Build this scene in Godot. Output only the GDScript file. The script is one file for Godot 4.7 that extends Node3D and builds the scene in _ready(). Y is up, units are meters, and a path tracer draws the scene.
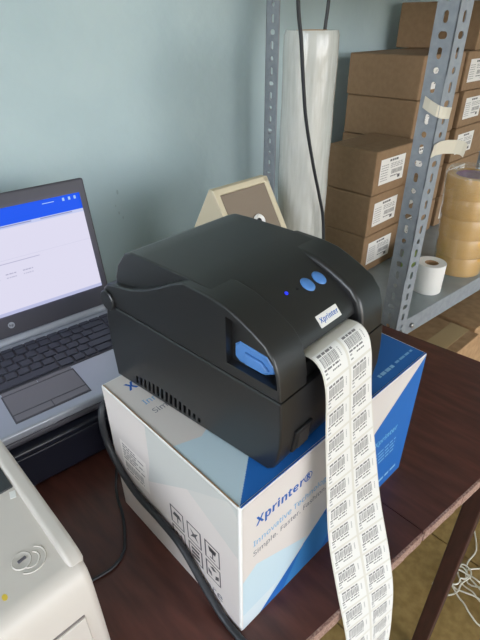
extends Node3D
# World axes: x runs along the front of the printer's carton, z towards the person at the desk, y up.
# The desk top lies at y = 0, the floor at y = -0.75.

const FLOOR_Y := -0.75
var M := {}
var taken := {}
var rng := RandomNumberGenerator.new()

# ------------------------------------------------------------------ mesh builder
class MB:
	var v := PackedVector3Array()
	var n := PackedVector3Array()
	var t := PackedVector2Array()

	# corners counter-clockwise as seen from outside
	func tri(a: Vector3, b: Vector3, c: Vector3, na: Vector3, nb: Vector3, nc: Vector3, ua := Vector2.ZERO, ub := Vector2.ZERO, uc := Vector2.ZERO) -> void:
		v.append_array([a, c, b]); n.append_array([na, nc, nb]); t.append_array([ua, uc, ub])

	func quad_n(a: Vector3, b: Vector3, c: Vector3, d: Vector3, na: Vector3, nb: Vector3, nc: Vector3, nd: Vector3) -> void:
		tri(a, b, c, na, nb, nc, Vector2(0, 1), Vector2(1, 1), Vector2(1, 0))
		tri(a, c, d, na, nc, nd, Vector2(0, 1), Vector2(1, 0), Vector2(0, 0))

	# a bottom left, b bottom right, c top right, d top left
	func quad(a: Vector3, b: Vector3, c: Vector3, d: Vector3) -> void:
		var m := (b - a).cross(d - a).normalized()
		quad_n(a, b, c, d, m, m, m, m)

	# a box with rounded edges
	func rbox(size: Vector3, r: float, xf := Transform3D.IDENTITY) -> void:
		var h := size * 0.5
		var rr: float = min(r, min(h.x, min(h.y, h.z)) * 0.98)
		var inner := h - Vector3(rr, rr, rr)
		for ax in 3:
			for s in [-1.0, 1.0]:
				var u := (ax + 1) % 3
				var w := (ax + 2) % 3
				var gu := [-h[u], -h[u] + rr, h[u] - rr, h[u]]
				var gw := [-h[w], -h[w] + rr, h[w] - rr, h[w]]
				var P := []
				var N := []
				for j in 4:
					for i in 4:
						var q := Vector3.ZERO
						q[ax] = s * h[ax]; q[u] = gu[i]; q[w] = gw[j]
						var c := q.clamp(-inner, inner)
						var d := (q - c).normalized()
						P.append(xf * (c + d * rr))
						N.append((xf.basis * d).normalized())
				for j in 3:
					for i in 3:
						var a := j * 4 + i
						var k := [a, a + 1, a + 5, a + 4] if s > 0 else [a + 1, a, a + 4, a + 5]
						quad_n(P[k[0]], P[k[1]], P[k[2]], P[k[3]], N[k[0]], N[k[1]], N[k[2]], N[k[3]])

	func box(size: Vector3, center: Vector3, r := 0.001, turn := Vector3.ZERO) -> void:
		rbox(size, r, Transform3D(Basis.from_euler(turn), center))

	# a round tube along points (Catmull-Rom between them)
	func tube(pts: Array, radius: float, sides := 8, sub := 6) -> void:
		var L := []
		for i in pts.size() - 1:
			var p0: Vector3 = pts[max(i - 1, 0)]
			var p1: Vector3 = pts[i]
			var p2: Vector3 = pts[i + 1]
			var p3: Vector3 = pts[min(i + 2, pts.size() - 1)]
			for k in sub:
				L.append(p1.cubic_interpolate(p2, p0, p3, float(k) / sub))
		L.append(pts[-1])
		var up := Vector3(0.123, 0.9, 0.31)
		var rings := []
		for i in L.size():
			var d: Vector3 = (L[min(i + 1, L.size() - 1)] - L[max(i - 1, 0)]).normalized()
			var x := up.cross(d).normalized()
			up = d.cross(x).normalized()
			var R := []
			for k in sides:
				var a := TAU * k / sides
				R.append(x * cos(a) + up * sin(a))
			rings.append(R)
		for i in L.size() - 1:
			for k in sides:
				var k2 := (k + 1) % sides
				quad_n(L[i] + rings[i][k] * radius, L[i] + rings[i][k2] * radius, L[i + 1] + rings[i + 1][k2] * radius, L[i + 1] + rings[i + 1][k] * radius, rings[i][k], rings[i][k2], rings[i + 1][k2], rings[i + 1][k])
		for k in range(1, sides - 1):
			var e: int = L.size() - 1
			var d0: Vector3 = (L[0] - L[1]).normalized()
			var d1: Vector3 = (L[e] - L[e - 1]).normalized()
			tri(L[0] + rings[0][0] * radius, L[0] + rings[0][k + 1] * radius, L[0] + rings[0][k] * radius, d0, d0, d0)
			tri(L[e] + rings[e][0] * radius, L[e] + rings[e][k] * radius, L[e] + rings[e][k + 1] * radius, d1, d1, d1)

	# profile of (radius, height) from bottom to top on the outside, turned about y
	func lathe(prof: Array, sides := 32, xf := Transform3D.IDENTITY, wob := 0.0) -> void:
		var en := []
		for i in prof.size() - 1:
			var e: Vector2 = prof[i + 1] - prof[i]
			en.append(Vector2(e.y, -e.x).normalized())
		for i in prof.size() - 1:
			var n0: Vector2 = en[i]
			var n1: Vector2 = en[i]
			if i > 0 and en[i].dot(en[i - 1]) > 0.75: n0 = (en[i] + en[i - 1]).normalized()
			if i < en.size() - 1 and en[i].dot(en[i + 1]) > 0.75: n1 = (en[i] + en[i + 1]).normalized()
			for k in sides:
				var P := []
				var N := []
				for q in [[i, k, n0], [i, k + 1, n0], [i + 1, k + 1, n1], [i + 1, k, n1]]:
					var a = TAU * q[1] / sides
					var w = 1.0 + wob * (sin(3.0 * a + 0.6) * 0.5 + sin(7.0 * a + prof[q[0]].y * 9.0) * 0.35)
					var c = Vector3(sin(a), 0, cos(a))
					P.append(xf * (c * prof[q[0]].x * w + Vector3(0, prof[q[0]].y, 0)))
					N.append((xf.basis * (c * q[2].x + Vector3(0, q[2].y, 0))).normalized())
				quad_n(P[0], P[1], P[2], P[3], N[0], N[1], N[2], N[3])

	# flat polygon with holes at plane x, polygon points (z, y); face looks to sx
	func cap(poly: PackedVector2Array, x: float, sx: float, holes: Array) -> void:
		var cuts := []
		for h in holes:
			var lo := 1e9
			var hi := -1e9
			for p in h:
				lo = min(lo, p.x); hi = max(hi, p.x)
			cuts.append((lo + hi) * 0.5)
		cuts.sort()
		cuts.push_front(-1.0); cuts.append(1.0)
		for i in cuts.size() - 1:
			# clipping works in fixed steps, so it is done a thousand times larger
			var K := 1000.0
			var strip := PackedVector2Array([Vector2(cuts[i], -1) * K, Vector2(cuts[i + 1], -1) * K, Vector2(cuts[i + 1], 1) * K, Vector2(cuts[i], 1) * K])
			var big := PackedVector2Array()
			for p in poly: big.append(p * K)
			var parts: Array = Geometry2D.intersect_polygons(big, strip) if holes.size() else [big]
			for h in holes:
				var bh := PackedVector2Array()
				for p in h: bh.append(p * K)
				var nxt := []
				for p in parts: nxt.append_array(Geometry2D.clip_polygons(p, bh))
				parts = nxt
			for pk in parts:
				var ix := Geometry2D.triangulate_polygon(pk)
				if ix.is_empty(): print("no triangles for ", pk)
				var p := PackedVector2Array()
				for w in pk: p.append(w / K)
				for k in range(0, ix.size(), 3):
					var a: Vector2 = p[ix[k]]
					var b: Vector2 = p[ix[k + 1]]
					var c: Vector2 = p[ix[k + 2]]
					if ((b - a).cross(c - a) > 0.0) == (sx > 0.0):
						var s := b
						b = c; c = s
					var m := Vector3(sx, 0, 0)
					tri(Vector3(x, a.y, a.x), Vector3(x, b.y, b.x), Vector3(x, c.y, c.x), m, m, m, a, b, c)

	# polygon (z, y), counter-clockwise with z to the right and y up, extruded from x0 to x1, edges rounded by r;
	# holes: recesses of the given depth in the x0 face
	func extrude(poly: PackedVector2Array, x0: float, x1: float, r: float, holes := [], depth := 0.01, seg := 3) -> void:
		var c := poly.size()
		var en := []
		for i in c:
			var e := (poly[(i + 1) % c] - poly[i]).normalized()
			en.append(Vector2(e.y, -e.x))
		var mit := []
		for i in c:
			var a: Vector2 = en[(i + c - 1) % c]
			var b: Vector2 = en[i]
			mit.append((a + b) / max(0.35, 1.0 + a.dot(b)))
		var cols := []
		for k in seg + 1:
			var th := PI * 0.5 * k / seg
			cols.append([x0 + r * (1.0 - cos(th)), r * (1.0 - sin(th)), -cos(th), sin(th)])
		for k in seg + 1:
			var th := PI * 0.5 * (seg - k) / seg
			cols.append([x1 - r * (1.0 - cos(th)), r * (1.0 - sin(th)), cos(th), sin(th)])
		for i in c:
			var j := (i + 1) % c
			var n0: Vector2 = en[i]
			var n1: Vector2 = en[i]
			if en[i].dot(en[(i + c - 1) % c]) > 0.78: n0 = (en[i] + en[(i + c - 1) % c]).normalized()
			if en[i].dot(en[j]) > 0.78: n1 = (en[i] + en[j]).normalized()
			for k in cols.size() - 1:
				var A: Array = cols[k]
				var B: Array = cols[k + 1]
				var pa: Vector2 = poly[i] - mit[i] * A[1]
				var pb: Vector2 = poly[j] - mit[j] * A[1]
				var pc: Vector2 = poly[j] - mit[j] * B[1]
				var pd: Vector2 = poly[i] - mit[i] * B[1]
				quad_n(Vector3(A[0], pa.y, pa.x), Vector3(B[0], pd.y, pd.x), Vector3(B[0], pc.y, pc.x), Vector3(A[0], pb.y, pb.x),
					Vector3(A[2], n0.y * A[3], n0.x * A[3]).normalized(), Vector3(B[2], n0.y * B[3], n0.x * B[3]).normalized(),
					Vector3(B[2], n1.y * B[3], n1.x * B[3]).normalized(), Vector3(A[2], n1.y * A[3], n1.x * A[3]).normalized())
		var rim := PackedVector2Array()
		for i in c: rim.append(poly[i] - mit[i] * r)
		cap(rim, x0, -1.0, holes)
		cap(rim, x1, 1.0, [])
		for h in holes:
			var hp: PackedVector2Array = h
			cap(hp, x0 + depth, -1.0, [])
			var area := 0.0
			for i in hp.size(): area += hp[i].cross(hp[(i + 1) % hp.size()])
			for i in hp.size():
				var a := hp[i]
				var b := hp[(i + 1) % hp.size()]
				if area < 0.0:
					var s := a
					a = b; b = s
				quad(Vector3(x0, b.y, b.x), Vector3(x0 + depth, b.y, b.x), Vector3(x0 + depth, a.y, a.x), Vector3(x0, a.y, a.x))

	# a band of width w (along side) following points; uv runs v along it
	func ribbon(pts: Array, side: Vector3, w: float, thick: float) -> void:
		for i in pts.size() - 1:
			var a: Vector3 = pts[i]
			var b: Vector3 = pts[i + 1]
			var s := side.normalized() * w * 0.5
			var up := side.cross(b - a).normalized() * thick * 0.5
			quad(b - s + up, b + s + up, a + s + up, a - s + up)
			quad(a - s - up, a + s - up, b + s - up, b - s - up)
			quad(a - s + up, a - s - up, b - s - up, b - s + up)
			quad(a + s - up, a + s + up, b + s + up, b + s - up)

	# one flange of slotted angle steel: in the plane spanned by axis (width w) and y, outer face towards face
	func slotted(origin: Vector3, axis: Vector3, face: Vector3, w: float, y0: float, y1: float, pitch: float, thick: float) -> void:
		var y := y0
		var k := 0
		while y < y1 - 0.001:
			var ye: float = min(y + pitch, y1)
			var kind := k % 4
			var hw := 0.0052
			var hh := 0.0052
			if kind == 0 or kind == 2: hh = 0.0085; hw = 0.0044
			if kind == 3: hw = 0.0080; hh = 0.0054
			var cy := (y + ye) * 0.5
			var cx := w * 0.52
			var ring := []
			var outer := []
			var S := 12
			for i in S:
				var a := TAU * (i + 0.5) / S
				var d := Vector2(cos(a), sin(a))
				var rr: float = min(hw, hh)
				ring.append(Vector2(cx, cy) + Vector2(sign(d.x) * (hw - rr), sign(d.y) * (hh - rr)) + d * rr)
				var sx = (w - cx if d.x > 0 else cx) / max(abs(d.x), 1e-5)
				var sy = (ye - y) * 0.5 / max(abs(d.y), 1e-5)
				outer.append(Vector2(cx, cy) + d * min(sx, sy))
			# push the outline out to the plate's corners
			for cn in [Vector2(0, y), Vector2(w, y), Vector2(w, ye), Vector2(0, ye)]:
				var best := 0
				for i in S:
					if outer[i].distance_to(cn) < outer[best].distance_to(cn): best = i
				outer[best] = cn
			for f in [0, 1]:
				var off := Vector3.ZERO if f == 0 else -face * thick
				for i in S:
					var j := (i + 1) % S
					var q := []
					for p in [ring[i], outer[i], outer[j], ring[j]]:
						q.append(origin + axis * p.x + Vector3(0, p.y, 0) + off)
					var m = (q[1] - q[0]).cross(q[3] - q[0])
					if (m.dot(face) > 0) == (f == 0): quad(q[0], q[1], q[2], q[3])
					else: quad(q[3], q[2], q[1], q[0])
			for i in S:
				var j := (i + 1) % S
				var a = origin + axis * ring[i].x + Vector3(0, ring[i].y, 0)
				var b = origin + axis * ring[j].x + Vector3(0, ring[j].y, 0)
				quad(a, b, b - face * thick, a - face * thick)
			for e in [0.0, w]:
				var a = origin + axis * e + Vector3(0, y, 0)
				var b = origin + axis * e + Vector3(0, ye, 0)
				quad(a, a - face * thick, b - face * thick, b)
			y = ye
			k += 1

	func mesh() -> ArrayMesh:
		var arr := []
		arr.resize(Mesh.ARRAY_MAX)
		arr[Mesh.ARRAY_VERTEX] = v
		arr[Mesh.ARRAY_NORMAL] = n
		arr[Mesh.ARRAY_TEX_UV] = t
		var m := ArrayMesh.new()
		m.add_surface_from_arrays(Mesh.PRIMITIVE_TRIANGLES, arr)
		return m

# ------------------------------------------------------------------ scene helpers
func numbered(called: String) -> String:
	if not taken.has(called):
		taken[called] = 0
		return called
	taken[called] += 1
	return "%s_%03d" % [called, taken[called]]

func thing(called: String, label: String, category: String, at := Vector3.ZERO, turn := 0.0, group := "") -> Node3D:
	var o := Node3D.new()
	o.name = numbered(called)
	add_child(o)
	o.position = at
	o.rotation_degrees.y = turn
	o.set_meta("label", label)
	o.set_meta("category", category)
	if group != "": o.set_meta("group", group)
	return o

func part(called: String, b, mat: Material, parent: Node3D) -> MeshInstance3D:
	var o := MeshInstance3D.new()
	o.name = called if parent != self else numbered(called)
	o.mesh = b if b is Mesh else b.mesh()
	o.material_override = mat
	o.cast_shadow = GeometryInstance3D.SHADOW_CASTING_SETTING_ON
	parent.add_child(o, true)
	return o

func solo(called: String, b, mat: Material, label: String, category: String, group := "") -> MeshInstance3D:
	var o := part(called, b, mat, self)
	o.set_meta("label", label)
	o.set_meta("category", category)
	if group != "": o.set_meta("group", group)
	return o

func structure(called: String, b, mat: Material) -> MeshInstance3D:
	var o := part(called, b, mat, self)
	o.set_meta("kind", "structure")
	return o

func mat(c: Color, rough := 0.6, metal := 0.0) -> StandardMaterial3D:
	var m := StandardMaterial3D.new()
	m.albedo_color = c
	m.roughness = rough
	m.metallic = metal
	return m

func rgb(r: int, g: int, b: int) -> Color:
	return Color8(r, g, b)

func noise_tex(size: int, freq: float, seed_: int, c0: Color, c1: Color, oct := 4, as_normal := false, bump := 4.0) -> NoiseTexture2D:
	var f := FastNoiseLite.new()
	f.seed = seed_
	f.frequency = freq
	f.fractal_octaves = oct
	var t := NoiseTexture2D.new()
	t.width = size
	t.height = size
	t.seamless = true
	t.noise = f
	if as_normal:
		t.as_normal_map = true
		t.bump_strength = bump
	else:
		var g := Gradient.new()
		g.set_color(0, c0)
		g.set_color(1, c1)
		t.color_ramp = g
	return t

func tri_mat(tex: Texture2D, scale: Vector3, rough: float, metal := 0.0) -> StandardMaterial3D:
	var m := mat(Color.WHITE, rough, metal)
	m.albedo_texture = tex
	m.uv1_triplanar = true
	m.uv1_scale = scale
	return m

func img_mat(img: Image, rough := 0.55) -> StandardMaterial3D:
	var m := mat(Color.WHITE, rough)
	m.albedo_texture = ImageTexture.create_from_image(img)
	m.texture_repeat = false
	return m

func fill_poly(img: Image, pts: Array, c: Color) -> void:
	var w := img.get_width()
	var h := img.get_height()
	for y in h:
		var fy := (y + 0.5) / h
		var xs := []
		for i in pts.size():
			var a: Vector2 = pts[i]
			var b: Vector2 = pts[(i + 1) % pts.size()]
			if (a.y <= fy) != (b.y <= fy):
				xs.append(a.x + (fy - a.y) / (b.y - a.y) * (b.x - a.x))
		xs.sort()
		for i in range(0, xs.size() - 1, 2):
			var x0 := int(round(clampf(xs[i], 0, 1) * w))
			var x1 := int(round(clampf(xs[i + 1], 0, 1) * w))
			if x1 > x0: img.fill_rect(Rect2i(x0, y, x1 - x0, 1), c)

func fr(img: Image, x: float, y: float, w: float, h: float, c: Color) -> void:
	var W := img.get_width()
	var H := img.get_height()
	img.fill_rect(Rect2i(int(round(x * W)), int(round(y * H)), max(1, int(round(w * W))), max(1, int(round(h * H)))), c)

# a row of print too small to read: dashes of word length
func dashes(img: Image, x: float, y: float, w: float, h: float, c: Color) -> void:
	var p := x
	while p < x + w:
		var l: float = min(rng.randf_range(0.12, 0.3) * w, x + w - p)
		fr(img, p, y, l, h, c)
		p += l + 0.05 * w

func bars(img: Image, x: float, y: float, w: float, h: float, c: Color) -> void:
	var p := x
	while p < x + w:
		var l := rng.randf_range(0.008, 0.028) * w / 0.6
		fr(img, p, y, min(l, x + w - p), h, c)
		p += l + rng.randf_range(0.012, 0.024) * w / 0.6

func text(s: String, width: float, mat_: Material, parent: Node3D, xf: Transform3D, called := "lettering", font_name := "Droid Sans", bold := false, italic := false) -> MeshInstance3D:
	var f := SystemFont.new()
	f.font_names = PackedStringArray([font_name])
	if bold: f.font_weight = 700
	if italic: f.font_italic = true
	var t := TextMesh.new()
	t.font = f
	t.text = s
	t.font_size = 48
	t.pixel_size = 0.001
	t.depth = 0.004
	t.horizontal_alignment = HORIZONTAL_ALIGNMENT_LEFT
	t.vertical_alignment = VERTICAL_ALIGNMENT_BOTTOM
	var bb := t.get_aabb()
	var k = width / max(bb.size.x, 1e-4)
	var o := MeshInstance3D.new()
	o.name = called
	o.mesh = t
	o.material_override = mat_
	parent.add_child(o, true)
	o.transform = xf * Transform3D(Basis.from_scale(Vector3(k, k, k * 0.1)), Vector3(-bb.position.x * k, -bb.position.y * k, 0))
	return o

# ------------------------------------------------------------------ main
func _ready() -> void:
	rng.seed = 77
	view_and_light()
	materials()
	room()
	desk()
	shelf_unit()
	printer_carton()
	label_printer()
	label_strip()
	laptop_and_drawer()
	beige_printer()
	speaker()
	film_roll()
	shelf_goods()
	cables()

func view_and_light() -> void:
	var cam := Camera3D.new()
	cam.name = "camera"
	add_child(cam)
	cam.position = Vector3(-0.1716, 0.5352, 0.1780)
	cam.rotation_order = EULER_ORDER_YXZ
	cam.rotation_degrees = Vector3(-32.233, -43.541, -0.503)
	cam.fov = 67.70
	cam.near = 0.01
	cam.current = true
	var we := WorldEnvironment.new()
	we.name = "sky_environment"
	var env := Environment.new()
	var sm := ProceduralSkyMaterial.new()
	sm.sky_top_color = Color(0.74, 0.79, 0.86)
	sm.sky_horizon_color = Color(0.95, 0.93, 0.90)
	sm.ground_horizon_color = Color(0.66, 0.63, 0.58)
	sm.ground_bottom_color = Color(0.42, 0.40, 0.37)
	sm.sun_angle_max = 0.0
	var sky := Sky.new()
	sky.sky_material = sm
	env.background_mode = Environment.BG_SKY
	env.sky = sky
	env.background_energy_multiplier = 3.7
	env.tonemap_mode = Environment.TONE_MAPPER_LINEAR
	env.tonemap_exposure = 2.45
	env.sdfgi_enabled = true
	env.ssao_enabled = true
	env.ssil_enabled = true
	we.environment = env
	add_child(we)

func materials() -> void:
	var black := mat(rgb(30, 30, 31), 0.33)
	black.metallic_specular = 0.62
	black.normal_enabled = true
	black.normal_texture = noise_tex(256, 0.35, 3, Color.BLACK, Color.WHITE, 2, true, 1.2)
	black.normal_scale = 0.25
	black.uv1_triplanar = true
	black.uv1_scale = Vector3(18, 18, 18)
	M.black = black
	M.black_dark = mat(rgb(22, 22, 24), 0.5)
	M.blue = mat(rgb(82, 132, 196), 0.35)
	M.ink_blue = mat(rgb(24, 92, 178), 0.5)
	M.ink_cyan = mat(rgb(104, 170, 214), 0.5)
	M.ink_grey = mat(rgb(120, 120, 128), 0.5)
	M.paper = mat(rgb(238, 236, 232), 0.6)
	M.white = mat(rgb(232, 230, 226), 0.5)
	M.cable = mat(rgb(38, 40, 44), 0.45)
	M.white_cable = mat(rgb(222, 214, 196), 0.5)
	# dark stained wood: fine grain streaks over a broad mottle
	var wood := tri_mat(noise_tex(512, 0.012, 11, rgb(78, 44, 38), rgb(108, 62, 52)), Vector3(6, 6, 1.2), 0.38)
	wood.detail_enabled = true
	wood.detail_blend_mode = BaseMaterial3D.BLEND_MODE_MUL
	wood.detail_albedo = noise_tex(256, 0.05, 12, Color(0.82, 0.82, 0.82), Color(1, 1, 1))
	M.wood = wood
	M.wood_leg = tri_mat(noise_tex(256, 0.03, 13, rgb(50, 26, 22), rgb(72, 38, 32)), Vector3(8, 2, 8), 0.5)
	M.edge = tri_mat(noise_tex(256, 0.06, 14, rgb(120, 84, 74), rgb(206, 176, 160)), Vector3(14, 14, 14), 0.6)
	M.card = tri_mat(noise_tex(512, 0.02, 15, rgb(138, 109, 79), rgb(150, 121, 90)), Vector3(5, 5, 5), 0.75)
	M.card_old = tri_mat(noise_tex(512, 0.015, 16, rgb(160, 124, 88), rgb(188, 152, 112)), Vector3(4, 4, 4), 0.7)
	M.tape_clear = mat(rgb(198, 170, 128), 0.18)
	M.steel = tri_mat(noise_tex(256, 0.03, 17, rgb(134, 140, 147), rgb(152, 157, 163)), Vector3(6, 6, 6), 0.42)
	M.deck = tri_mat(noise_tex(512, 0.008, 18, rgb(128, 136, 138), rgb(144, 152, 154)), Vector3(3, 3, 3), 0.3)
	M.bolt = mat(rgb(170, 170, 168), 0.3, 0.9)
	M.wall = tri_mat(noise_tex(512, 0.006, 19, rgb(176, 196, 200), rgb(187, 205, 207), 5), Vector3(1.1, 1.1, 1.1), 0.7)
	M.wall.normal_enabled = true
	M.wall.normal_texture = noise_tex(512, 0.02, 20, Color.BLACK, Color.WHITE, 5, true, 2.0)
	M.wall.normal_scale = 0.3
	M.tile = tri_mat(noise_tex(512, 0.015, 21, rgb(134, 106, 58), rgb(168, 138, 84), 5), Vector3(4, 4, 4), 0.45)
	M.grout = mat(rgb(112, 98, 74), 0.9)
	M.ceiling = mat(rgb(226, 226, 222), 0.9)
	M.silver = mat(rgb(176, 180, 190), 0.38, 0.35)
	M.lap_dark = mat(rgb(72, 70, 78), 0.5)
	M.key = mat(rgb(58, 60, 72), 0.5)
	M.pad = mat(rgb(120, 116, 122), 0.45)
	M.drawer = mat(rgb(28, 30, 42), 0.28)
	M.beige = mat(rgb(213, 205, 196), 0.42)
	M.smoke = mat(rgb(52, 54, 58), 0.15)
	M.cream = mat(rgb(208, 196, 168), 0.6)
	M.grille = tri_mat(noise_tex(256, 0.3, 22, rgb(122, 108, 94), rgb(150, 136, 120), 2), Vector3(20, 20, 20), 0.9)

# ------------------------------------------------------------------ setting
func slab(center: Vector3, size: Vector3) -> MB:
	var b := MB.new()
	b.box(size, center, 0.0005)
	return b

func room() -> void:
	# back wall close behind the desk, a shop front open to the street on the person's side, a window on the left
	structure("floor", slab(Vector3(0.2, FLOOR_Y - 0.06, 1.25), Vector3(5.4, 0.1, 4.3)), M.grout)
	var fl: Node3D = get_node("floor")
	var tm := MB.new()
	tm.box(Vector3(0.396, 0.01, 0.396), Vector3.ZERO, 0.002)
	var tmesh := tm.mesh()
	for i in range(-6, 7):
		for k in range(-2, 8):
			var p := Vector3(0.62 + i * 0.4, FLOOR_Y - 0.005, -0.02 + k * 0.4)
			if p.x < -2.2 or p.x > 2.75 or p.z < -0.5 or p.z > 3.1: continue
			part("tile", tmesh, M.tile, fl).position = p
	structure("wall_back", slab(Vector3(0.55, 0.7, -0.77), Vector3(4.7, 3.0, 0.12)), M.wall)
	# small chips in the plaster
	var wall: Node3D = get_node("wall_back")
	for c in [Vector3(0.323, 0.232, 0.004), Vector3(0.320, 0.188, 0.003), Vector3(0.328, 0.176, 0.0025), Vector3(0.314, 0.205, 0.002)]:
		var cb := MB.new()
		cb.lathe([Vector2(c.z, -0.0004), Vector2(c.z * 0.8, 0.0004), Vector2(0, 0.0005)], 7, Transform3D(Basis(Vector3.RIGHT, PI / 2) * Basis.from_scale(Vector3(0.7, 1, 1.5)), Vector3(c.x, c.y, -0.71)))
		part("plaster_chip", cb, mat(rgb(164, 182, 185), 0.9), wall)
	structure("wall_right", slab(Vector3(2.94, 0.7, 1.25), Vector3(0.12, 3.0, 4.1)), M.wall)
	structure("ceiling", slab(Vector3(0.2, 2.15, 1.25), Vector3(5.4, 0.1, 4.3)), M.ceiling)
	var wl := MB.new()
	wl.box(Vector3(0.12, 1.0, 4.1), Vector3(-1.8, -0.25, 1.25), 0.0005)
	wl.box(Vector3(0.12, 0.5, 4.1), Vector3(-1.8, 1.85, 1.25), 0.0005)
	wl.box(Vector3(0.12, 1.4, 0.45), Vector3(-1.8, 0.93, -0.545), 0.0005)
	wl.box(Vector3(0.12, 1.4, 2.3), Vector3(-1.8, 0.93, 2.15), 0.0005)
	structure("wall_left", wl, M.wall)
	var wf := MB.new()
	wf.box(Vector3(5.4, 0.5, 0.12), Vector3(0.2, 1.85, 3.36), 0.0005)
	wf.box(Vector3(1.0, 2.4, 0.12), Vector3(-1.9, 0.41, 3.36), 0.0005)
	wf.box(Vector3(0.7, 2.4, 0.12), Vector3(2.55, 0.41, 3.36), 0.0005)
	structure("wall_front", wf, M.wall)

func prism(pts: Array, y0: float, y1: float) -> MB:
	# pts (x, z), counter-clockwise seen from above with z downwards on the page
	var b := MB.new()
	var c := pts.size()
	for i in c:
		var p: Vector2 = pts[i]
		var q: Vector2 = pts[(i + 1) % c]
		b.quad(Vector3(p.x, y0, p.y), Vector3(q.x, y0, q.y), Vector3(q.x, y1, q.y), Vector3(p.x, y1, p.y))
	for i in range(1, c - 1):
		var A := Vector3(pts[0].x, y1, pts[0].y)
		var B := Vector3(pts[i].x, y1, pts[i].y)
		var C := Vector3(pts[i + 1].x, y1, pts[i + 1].y)
		b.tri(A, B, C, Vector3.UP, Vector3.UP, Vector3.UP)
		var d := Vector3(0, y0 - y1, 0)
		b.tri(A + d, C + d, B + d, Vector3.DOWN, Vector3.DOWN, Vector3.DOWN)
	return b

func desk_front(x: float) -> float:
	return 0.046 + 0.112 * x

func desk() -> void:
	var t := thing("desk", "dark red-brown wooden desk with a pale worn front edge, under the printer carton", "desk")
	var f0 := desk_front(-0.95)
	var fs := desk_front(0.2355)
	var fs2 := desk_front(0.2370)
	part("top_board", prism([Vector2(-0.95, f0), Vector2(0.2355, fs), Vector2(0.2400, -0.70), Vector2(-0.95, -0.70)], -0.022, 0.0), M.wood, t)
	part("top_board", prism([Vector2(0.2370, fs2), Vector2(0.642, desk_front(0.642)), Vector2(0.565, -0.70), Vector2(0.2415, -0.70)], -0.022, -0.0004), M.wood, t)
	# worn front edging, chipped in short lengths
	for seg in [[-0.95, 0.2345], [0.2385, 0.642]]:
		var e := MB.new()
		var x: float = seg[0]
		while x < seg[1] - 0.001:
			var x2: float = min(x + rng.randf_range(0.014, 0.04), seg[1])
			var d := rng.randf_range(0.0022, 0.0036)
			var y := rng.randf_range(-0.0022, -0.0002)
			var A := Vector2(x, desk_front(x))
			var B := Vector2(x2, desk_front(x2))
			var pb := prism([Vector2(A.x, A.y + d), Vector2(B.x, B.y + d), Vector2(B.x, B.y - 0.0001), Vector2(A.x, A.y - 0.0001)], -0.020, y)
			e.v.append_array(pb.v); e.n.append_array(pb.n); e.t.append_array(pb.t)
			x = x2
		part("edge_band", e, M.edge, t)
	for p in [Vector2(0.505, 0.070), Vector2(0.505, -0.62), Vector2(-0.86, -0.11), Vector2(-0.86, -0.62)]:
		var b := MB.new()
		b.box(Vector3(0.030, 0.728, 0.030), Vector3(p.x, FLOOR_Y + 0.364, p.y), 0.003)
		part("leg", b, M.wood_leg, t)
	var a := MB.new()
	a.box(Vector3(1.28, 0.07, 0.02), Vector3(-0.2, -0.057, -0.62), 0.002)
	part("apron", a, M.wood_leg, t)
	var a2 := MB.new()
	a2.box(Vector3(0.02, 0.07, 0.62), Vector3(0.505, -0.057, -0.285), 0.002)
	part("apron", a2, M.wood_leg, t)

# ------------------------------------------------------------------ shelf unit
const SHELF_AT := Vector3(0.652, 0, -0.208)
const SHELF_TURN := -4.5

func shelf_unit() -> void:
	var t := thing("shelf_unit", "grey slotted-angle steel shelving unit holding brown cartons and tape rolls", "shelf", SHELF_AT, SHELF_TURN)
	var pm := MB.new()
	pm.slotted(Vector3.ZERO, Vector3(0, 0, -1), Vector3(-1, 0, 0), 0.038, FLOOR_Y, 1.05, 0.0245, 0.002)
	pm.slotted(Vector3.ZERO, Vector3(1, 0, 0), Vector3(0, 0, 1), 0.038, FLOOR_Y + 0.0, 1.05, 0.0245, 0.002)
	var pmesh := pm.mesh()
	var W := 1.05
	var D := 0.43
	for a in [[Vector3(0, 0, 0), 0.0], [Vector3(W, 0, 0), 90.0], [Vector3(W, 0, -D), 180.0], [Vector3(0, 0, -D), 270.0]]:
		var o := part("post", pmesh, M.steel, t)
		o.position = a[0]
		o.rotation_degrees.y = a[1]
	for y in [-0.44, -0.02, 0.645]:
		var b := MB.new()
		b.box(Vector3(W - 0.006, 0.002, D - 0.008), Vector3(W * 0.5, y - 0.001, -D * 0.5), 0.0006)
		part("shelf_deck", b, M.deck, t)
		for s in [[Vector3(W * 0.5, y - 0.022, -0.0034), Vector3(W - 0.006, 0.044, 0.0022)], [Vector3(W * 0.5, y - 0.022, -D + 0.0034), Vector3(W - 0.006, 0.044, 0.0022)]]:
			var l := MB.new()
			l.box(s[1], s[0], 0.0008)
			part("deck_lip", l, M.steel, t)
		for x in [0.019, W - 0.019]:
			for dx in [-0.0, 0.045]:
				var q := MB.new()
				var bx: float = x + (dx if x < 0.5 else -dx)
				q.lathe([Vector2(0, -0.002), Vector2(0.0065, -0.002), Vector2(0.0065, 0.003), Vector2(0.004, 0.0045), Vector2(0, 0.005)], 6, Transform3D(Basis(Vector3.RIGHT, PI / 2), Vector3(bx, y - 0.022, 0.002 if dx == 0.0 else 0.0)))
				part("bolt", q, M.bolt, t)

# ------------------------------------------------------------------ the printer's carton
const BW := 0.3085
const BD := 0.2195
const BH := 0.2

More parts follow.
